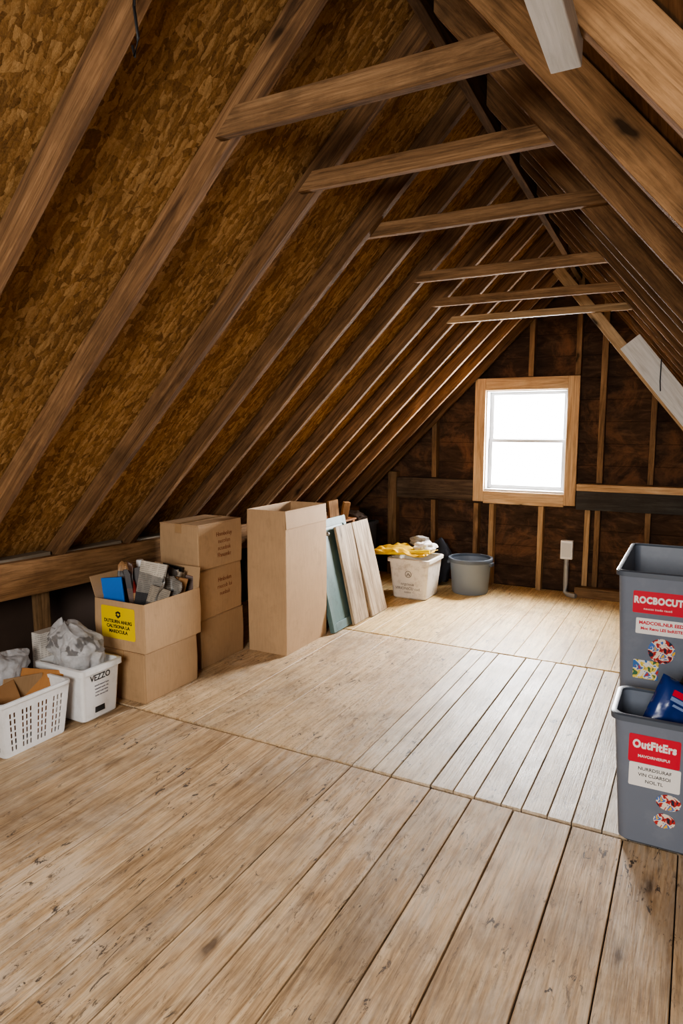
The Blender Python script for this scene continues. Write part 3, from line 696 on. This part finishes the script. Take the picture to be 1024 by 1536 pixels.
def woodcrate():
    o = thing('wooden_crate', 'brown slatted wooden crate standing behind the leaning boards', 'crate', (-2.75, 4.72, 0))
    hx, hy, h = .19, .26, .72
    for sx in (-1, 1):
        for sy in (-1, 1):
            bm = NB(); box(bm, sx*hx-.02, sx*hx+.02, sy*hy-.02, sy*hy+.02, 0, h); obj('post', bm, CRATE, o, bevel=.003)
    for k in range(5):
        z0 = .03+k*.138
        for s in (-1, 1):
            bm = NB(); box(bm, s*(hx+.026)-.006, s*(hx+.026)+.006, -hy-.02, hy+.02, z0, z0+.12); obj('slat', bm, CRATE, o, bevel=.002)
            bm = NB(); box(bm, -hx-.02, hx+.02, s*(hy+.026)-.006, s*(hy+.026)+.006, z0, z0+.12); obj('slat', bm, CRATE, o, bevel=.002)
    bm = NB(); box(bm, -hx-.03, hx+.03, -hy-.03, hy+.03, h, h+.015); obj('lid', bm, CRATE, o, bevel=.003)
woodcrate()
GO = 'wood offcuts on the crate'
for lb, sz, lc, rt in (('tallest wood offcut standing on the crate behind the teal door', (.10, .025, .17), (-2.60, 4.74, .736), (0, -6, 70)), ('slanted wood offcut leaning right on the crate behind the boards', (.06, .03, .15), (-2.57, 4.85, .738), (14, 4, 60)), ('short wood offcut standing left on the crate behind the teal door', (.08, .02, .13), (-2.64, 4.63, .737), (-10, 0, 80))):
    slab('wood_offcut', lb, 'wood offcut', sz, lc, rt, OFFC, GO)
for j, (lb, m_, c) in enumerate((('dark book at the bottom of the floor pile by the tall carton', BLACKP, .04), ('white book on the floor pile between carton and teal door', PR_B, .035), ('blue topped book on the floor pile between carton and teal door', BLUEF, .03))):
    bm = NB(); box(bm, -.08, .08, -.07, .07, 0, c); o = obj('book', bm, m_, bevel=.003); o.location = (-2.46, 4.24, (0, .0405, .076)[j]); o.rotation_euler = (0, 0, rad((8, -5, 14)[j])); tag(o, lb, 'book', 'books piled on the floor')
openbin('storage_bin', 'black plastic bin in the dark corner behind the white bin', 'bin', (-2.80, 5.48, 0), (.13, .2), (.15, .22), .62, .03, BLACKP, BLACKP)
bm = NB(); blob(bm, (.12, .17, .10), (0, 0, .10), 15, .4, 2.0, 4, zmin=0); o = obj('cloth_heap', bm, BROWNC, smooth=60); o.location = (-2.80, 5.48, .53); tag(o, 'dark brown cloth heaped in the black corner bin', 'cloth')

o = openbin('storage_bin', 'white printed plastic bin with yellow sheet heaped on top', 'bin', (-2.165, 5.46, 0), (.155, .155), (.185, .185), .36, .03, WBIN, WBIN, lip=.014)
al = math.atan(.03/.36); RYA = (rad(90)+al, 0, 0)
yf = lambda z: -.155-.03*z/.36-.0012
for s_, z, k in (('nrgcinua', .135, .036), ('VIRIONICU cud', .095, .034), ('noisco', .062, .024)):
    text('lettering', s_, k, FADEI, o, (-.01, yf(z), z), RYA, bold=.0002)
bm = NB()
R1 = [Vector((math.cos(a)*.028, yf(.225)-math.sin(al)*math.sin(a)*.028, .225+math.sin(a)*.028)) for a in [2*math.pi*k/20 for k in range(21)]]
tube(bm, R1, .003, 6); obj('emblem', bm, FADEI, o); bm = NB(); tube(bm, [(-.013, yf(.212), .212), (0, yf(.234), .234), (.013, yf(.212), .212)], .005, 6); obj('emblem', bm, FADEI, o)
def sheet(name, label, cat, sx, sy, loc, seed, mat, drop, amp=.05):
    bm = NB(); n = 26; V = {}
    for i in range(n+1):
        for j in range(n+1):
            u, v = i/n*2-1, j/n*2-1; p = Vector((u*1.7+seed, v*1.7, seed*.3))
            z = amp*(noise.noise(p*1.3)+.6*noise.noise(p*3)) + drop(u, v)
            V[i, j] = bm.verts.new((u*sx+.02*noise.noise(p*2+Vector((9, 0, 0))), v*sy+.02*noise.noise(p*2), z))
    for i in range(n):
        for j in range(n): bm.faces.new((V[i, j], V[i+1, j], V[i+1, j+1], V[i, j+1]))
    o = obj(name, bm, mat, smooth=80); md = o.modifiers.new('solid', 'SOLIDIFY'); md.thickness = .006
    o.location = loc; return tag(o, label, cat)
sheet('tarpaulin', 'crumpled yellow plastic sheet draped over the white printed bin', 'tarpaulin', .27, .17, (-2.28, 5.40, .40), 3, YELT, lambda u, v: .022*(1-u*u)-.03*max(0, -u-.3), .042)
bm = NB(); blob(bm, (.09, .09, .05), (0, 0, .05), 21, .45, 2.0, 4, zmin=0); o = obj('rag', bm, RAGW, smooth=60); o.location = (-2.06, 5.42, .40); tag(o, 'white crumpled rag at the right end of the yellow sheet', 'rag')
bm = NB(); blob(bm, (.10, .06, .05), (0, 0, .05), 27, .45, 2.0, 4, zmin=0); o = obj('rag', bm, RAG, smooth=60); o.location = (-2.17, 5.58, .42); tag(o, 'grey rag lying behind the yellow sheet', 'rag')
bm = NB(); tube(bm, [(-.30, 0, 0), (.0, .02, .02), (.22, .05, .04)], .018, 10); o = obj('pipe', bm, YELS, smooth=60); o.location = (-2.20, 5.26, .395); tag(o, 'straight yellow pipe lying across the white printed bin', 'pipe')

o = thing('round_tub', 'round blue grey plastic tub beside the white printed bin', 'tub', (-1.775, 5.82, 0))
K = .94
bm = NB(); loft(bm, [circ(.165*K, 0), circ(.172*K, .01), circ(.197*K, .31), circ(.191*K, .31), circ(.166*K, .012)]); obj('body', bm, GREYT, o, smooth=40)
bm = NB(); loft(bm, [circ(.190*K, .295), circ(.197*K, .285), circ(.213*K, .287), circ(.215*K, .312), circ(.210*K, .322), circ(.190*K, .320)], closed=True); obj('rim', bm, GREYTD, o, smooth=50)
for sx in (-1, 1):
    bm = NB(); box(bm, sx*.195-.014, sx*.195+.014, -.04, .04, .255, .285); obj('handle', bm, GREYD, o, bevel=.004)
bm = NB(); blob(bm, (.12, .11, .22), (0, 0, .22), 31, .35, 1.7, 4, zmin=0)
o = obj('trash_bag', bm, DARKC, smooth=60); o.location = (-2.12, 5.97, 0); tag(o, 'dark lumpy sack behind white bin and grey tub', 'sack')

# ------------------------------------------------------------------ right bins
def word(parent, s, size, loc, rot):
    text('lettering', s, size, WHITES, parent, loc, rot, bold=.0020, sx=.80, spacing=1.1)
h2 = .92
o = openbin('storage_bin', 'tall grey plastic bin with red banner sticker, back one at right edge', 'bin', (.03, 3.25, 0), (.25, .30), (.29, .36), h2, .03, GREYP, GREYD, lip=.010, lh=.022, group='grey bins at the right edge')
a2 = math.atan(.06/h2); R2 = (rad(90)+a2, 0, 0); f2 = lambda z: -.30-.06*z/h2-.0016
sticker('banner_sticker', .20, .092, REDS, o, (-.13, f2(.795), .795), R2); word(o, 'ROCBOCUT', .038, (-.137, f2(.803)-.001, .803), R2); text('lettering', 'noucos inudo rauoli', .013, WHITES, o, (-.137, f2(.768)-.001, .768), R2)
sticker('label_sticker', .19, .066, WHITES, o, (-.12, f2(.695), .695), R2)
text('lettering', 'MADCOIL.NLR EEDI', .019, REDS, o, (-.12, f2(.709)-.001, .709), R2, bold=.0008); text('lettering', 'Moc Reou LES bxRISTE', .016, REDS, o, (-.12, f2(.685)-.001, .685), R2, bold=.0007)
sticker('round_sticker', .10, .105, PR_D, o, (-.115, f2(.596), .596), R2, disc=True)
sticker('picture_sticker', .095, .08, PR_E, o, (-.17, f2(.508), .508), R2)
h1 = .49
o = openbin('storage_bin', 'low grey plastic bin with red and white label, front one at right edge', 'bin', (.07, 2.60, 0), (.25, .12), (.282, .14), h1, .035, GREYP, GREYD, lip=.012, lh=.022, group='grey bins at the right edge')
a1 = math.atan(.02/h1); R1_ = (rad(90)+a1, 0, 0); f1 = lambda z: -.12-.02*z/h1-.0016
sticker('banner_sticker', .165, .105, REDS, o, (-.145, f1(.372), .372), R1_); word(o, 'OutFitErs', .040, (-.145, f1(.388)-.001, .388), R1_); text('lettering', 'MAVOIRNERIPUI', .014, WHITES, o, (-.145, f1(.345)-.001, .345), R1_, bold=.0002)
sticker('label_sticker', .165, .088, WHITES, o, (-.14, f1(.274), .274), R1_)
for j, s_ in enumerate(('NURRDSURAF', 'VIN CUARSOI', 'NOL.TL')): text('lettering', s_, .017, BLACKI, o, (-.14, f1(.298-j*.023)-.001, .298-j*.023), R1_, bold=.0002)
sticker('picture_sticker', .08, .06, PR_D, o, (-.09, f1(.19), .19), R1_, disc=True); sticker('round_sticker', .07, .055, PR_D, o, (-.10, f1(.118), .118), R1_, disc=True)
bm = NB(); blob(bm, (.19, .08, .18), (0, 0, .18), 41, .15, 1.8, 4, zmin=0); o = obj('sack', bm, DARKC, smooth=60); o.location = (.08, 2.60, .012); tag(o, 'dark sack filling the front grey bin', 'sack')
def packet(label, loc, rot, w, h, mat, grp, th=.028):
    o = thing('snack_packet', label, 'packet', loc, 0, grp); o.rotation_euler = [rad(a) for a in rot]
    bm = NB(); n = 18; G = {}
    for s in (-1, 1):
        for i in range(n+1):
            for j in range(n+1):
                u, v = i/n*2-1, j/n*2-1; k = max(0, (1-u**4)*(1-v**4))**.5
                y = s*(th*k+.010*noise.noise(Vector((u*3, v*3, s)))*k+.0008)
                G[s, i, j] = bm.verts.new((u*w/2, y, (v+1)*h/2))
        for i in range(n):
            for j in range(n): bm.faces.new((G[s, i, j], G[s, i+1, j], G[s, i+1, j+1], G[s, i, j+1]))
    bmesh.ops.remove_doubles(bm, verts=bm.verts, dist=.0016)
    obj('body', bm, mat, o, smooth=60)
    return o
GK = 'packets in the front grey bin'
o = packet('bulky dark blue packet with pale and red print lying in front grey bin', (-.05, 2.55, .375), (-18, 26, 14), .20, .22, BLUEP, GK, .035)
sticker('print', .09, .014, PALEB, o, (-.01, -.034, .15), (rad(90), 0, 0), thick=.010)
sticker('print', .06, .009, PALEB, o, (-.015, -.035, .130), (rad(90), 0, 0), thick=.010)
sticker('print', .05, .022, REDS, o, (-.03, -.033, .172), (rad(88), 0, 0), thick=.010)
packet('dark packet leaning behind the blue packet', (.03, 2.66, .40), (4, 18, -6), .18, .2, BLACKP, GK, .022)

# ------------------------------------------------------------------ light, world, camera
wd = bpy.data.worlds.new('World'); S.world = wd; wd.use_nodes = True
bg = wd.node_tree.nodes['Background']; bg.inputs[0].default_value = (.97, .98, 1, 1); bg.inputs[1].default_value = 13
def area(name, loc, target, sx, sy, e, col=(1, 1, 1), spread=180):
    l = bpy.data.lights.new(name, 'AREA'); l.shape = 'RECTANGLE'; l.size = sx; l.size_y = sy; l.energy = e; l.color = col; l.spread = rad(spread)
    o = bpy.data.objects.new(name, l); COL.objects.link(o); o.location = loc
    o.rotation_euler = (Vector(target)-Vector(loc)).to_track_quat('-Z', 'Y').to_euler(); return o
area('window_daylight', (-1.40, 6.78, 1.9), (-1.25, 4.2, .2), 1.3, 1.3, 860, (1, .975, .935))
area('rafter_fill', (-1.0, 7.0, .95), (-2.3, 5.3, 1.5), .9, .8, 520, (1, .97, .92))  # added lamp outside the window, aimed up to brighten the far left rafters
area('rear_fill', (-.3, -1.5, 1.8), (-1.5, 2.6, .45), 1.4, 1.1, 80, (1, .97, .92), 120)  # added fill lamp inside the room behind the camera; no rear window
cam = bpy.data.cameras.new('Camera'); co = bpy.data.objects.new('Camera', cam); COL.objects.link(co)
cam.sensor_fit = 'VERTICAL'; cam.sensor_height = 36; cam.sensor_width = 24; cam.lens = 1000/1536*36
co.location = (0, 0, 1.5); co.rotation_euler = (rad(90-7.3), 0, rad(28.1)); cam.clip_start = .05
S.camera = co
S.view_settings.view_transform = 'AgX'
S.view_settings.look = 'AgX - Medium High Contrast'
S.view_settings.exposure = 0.05
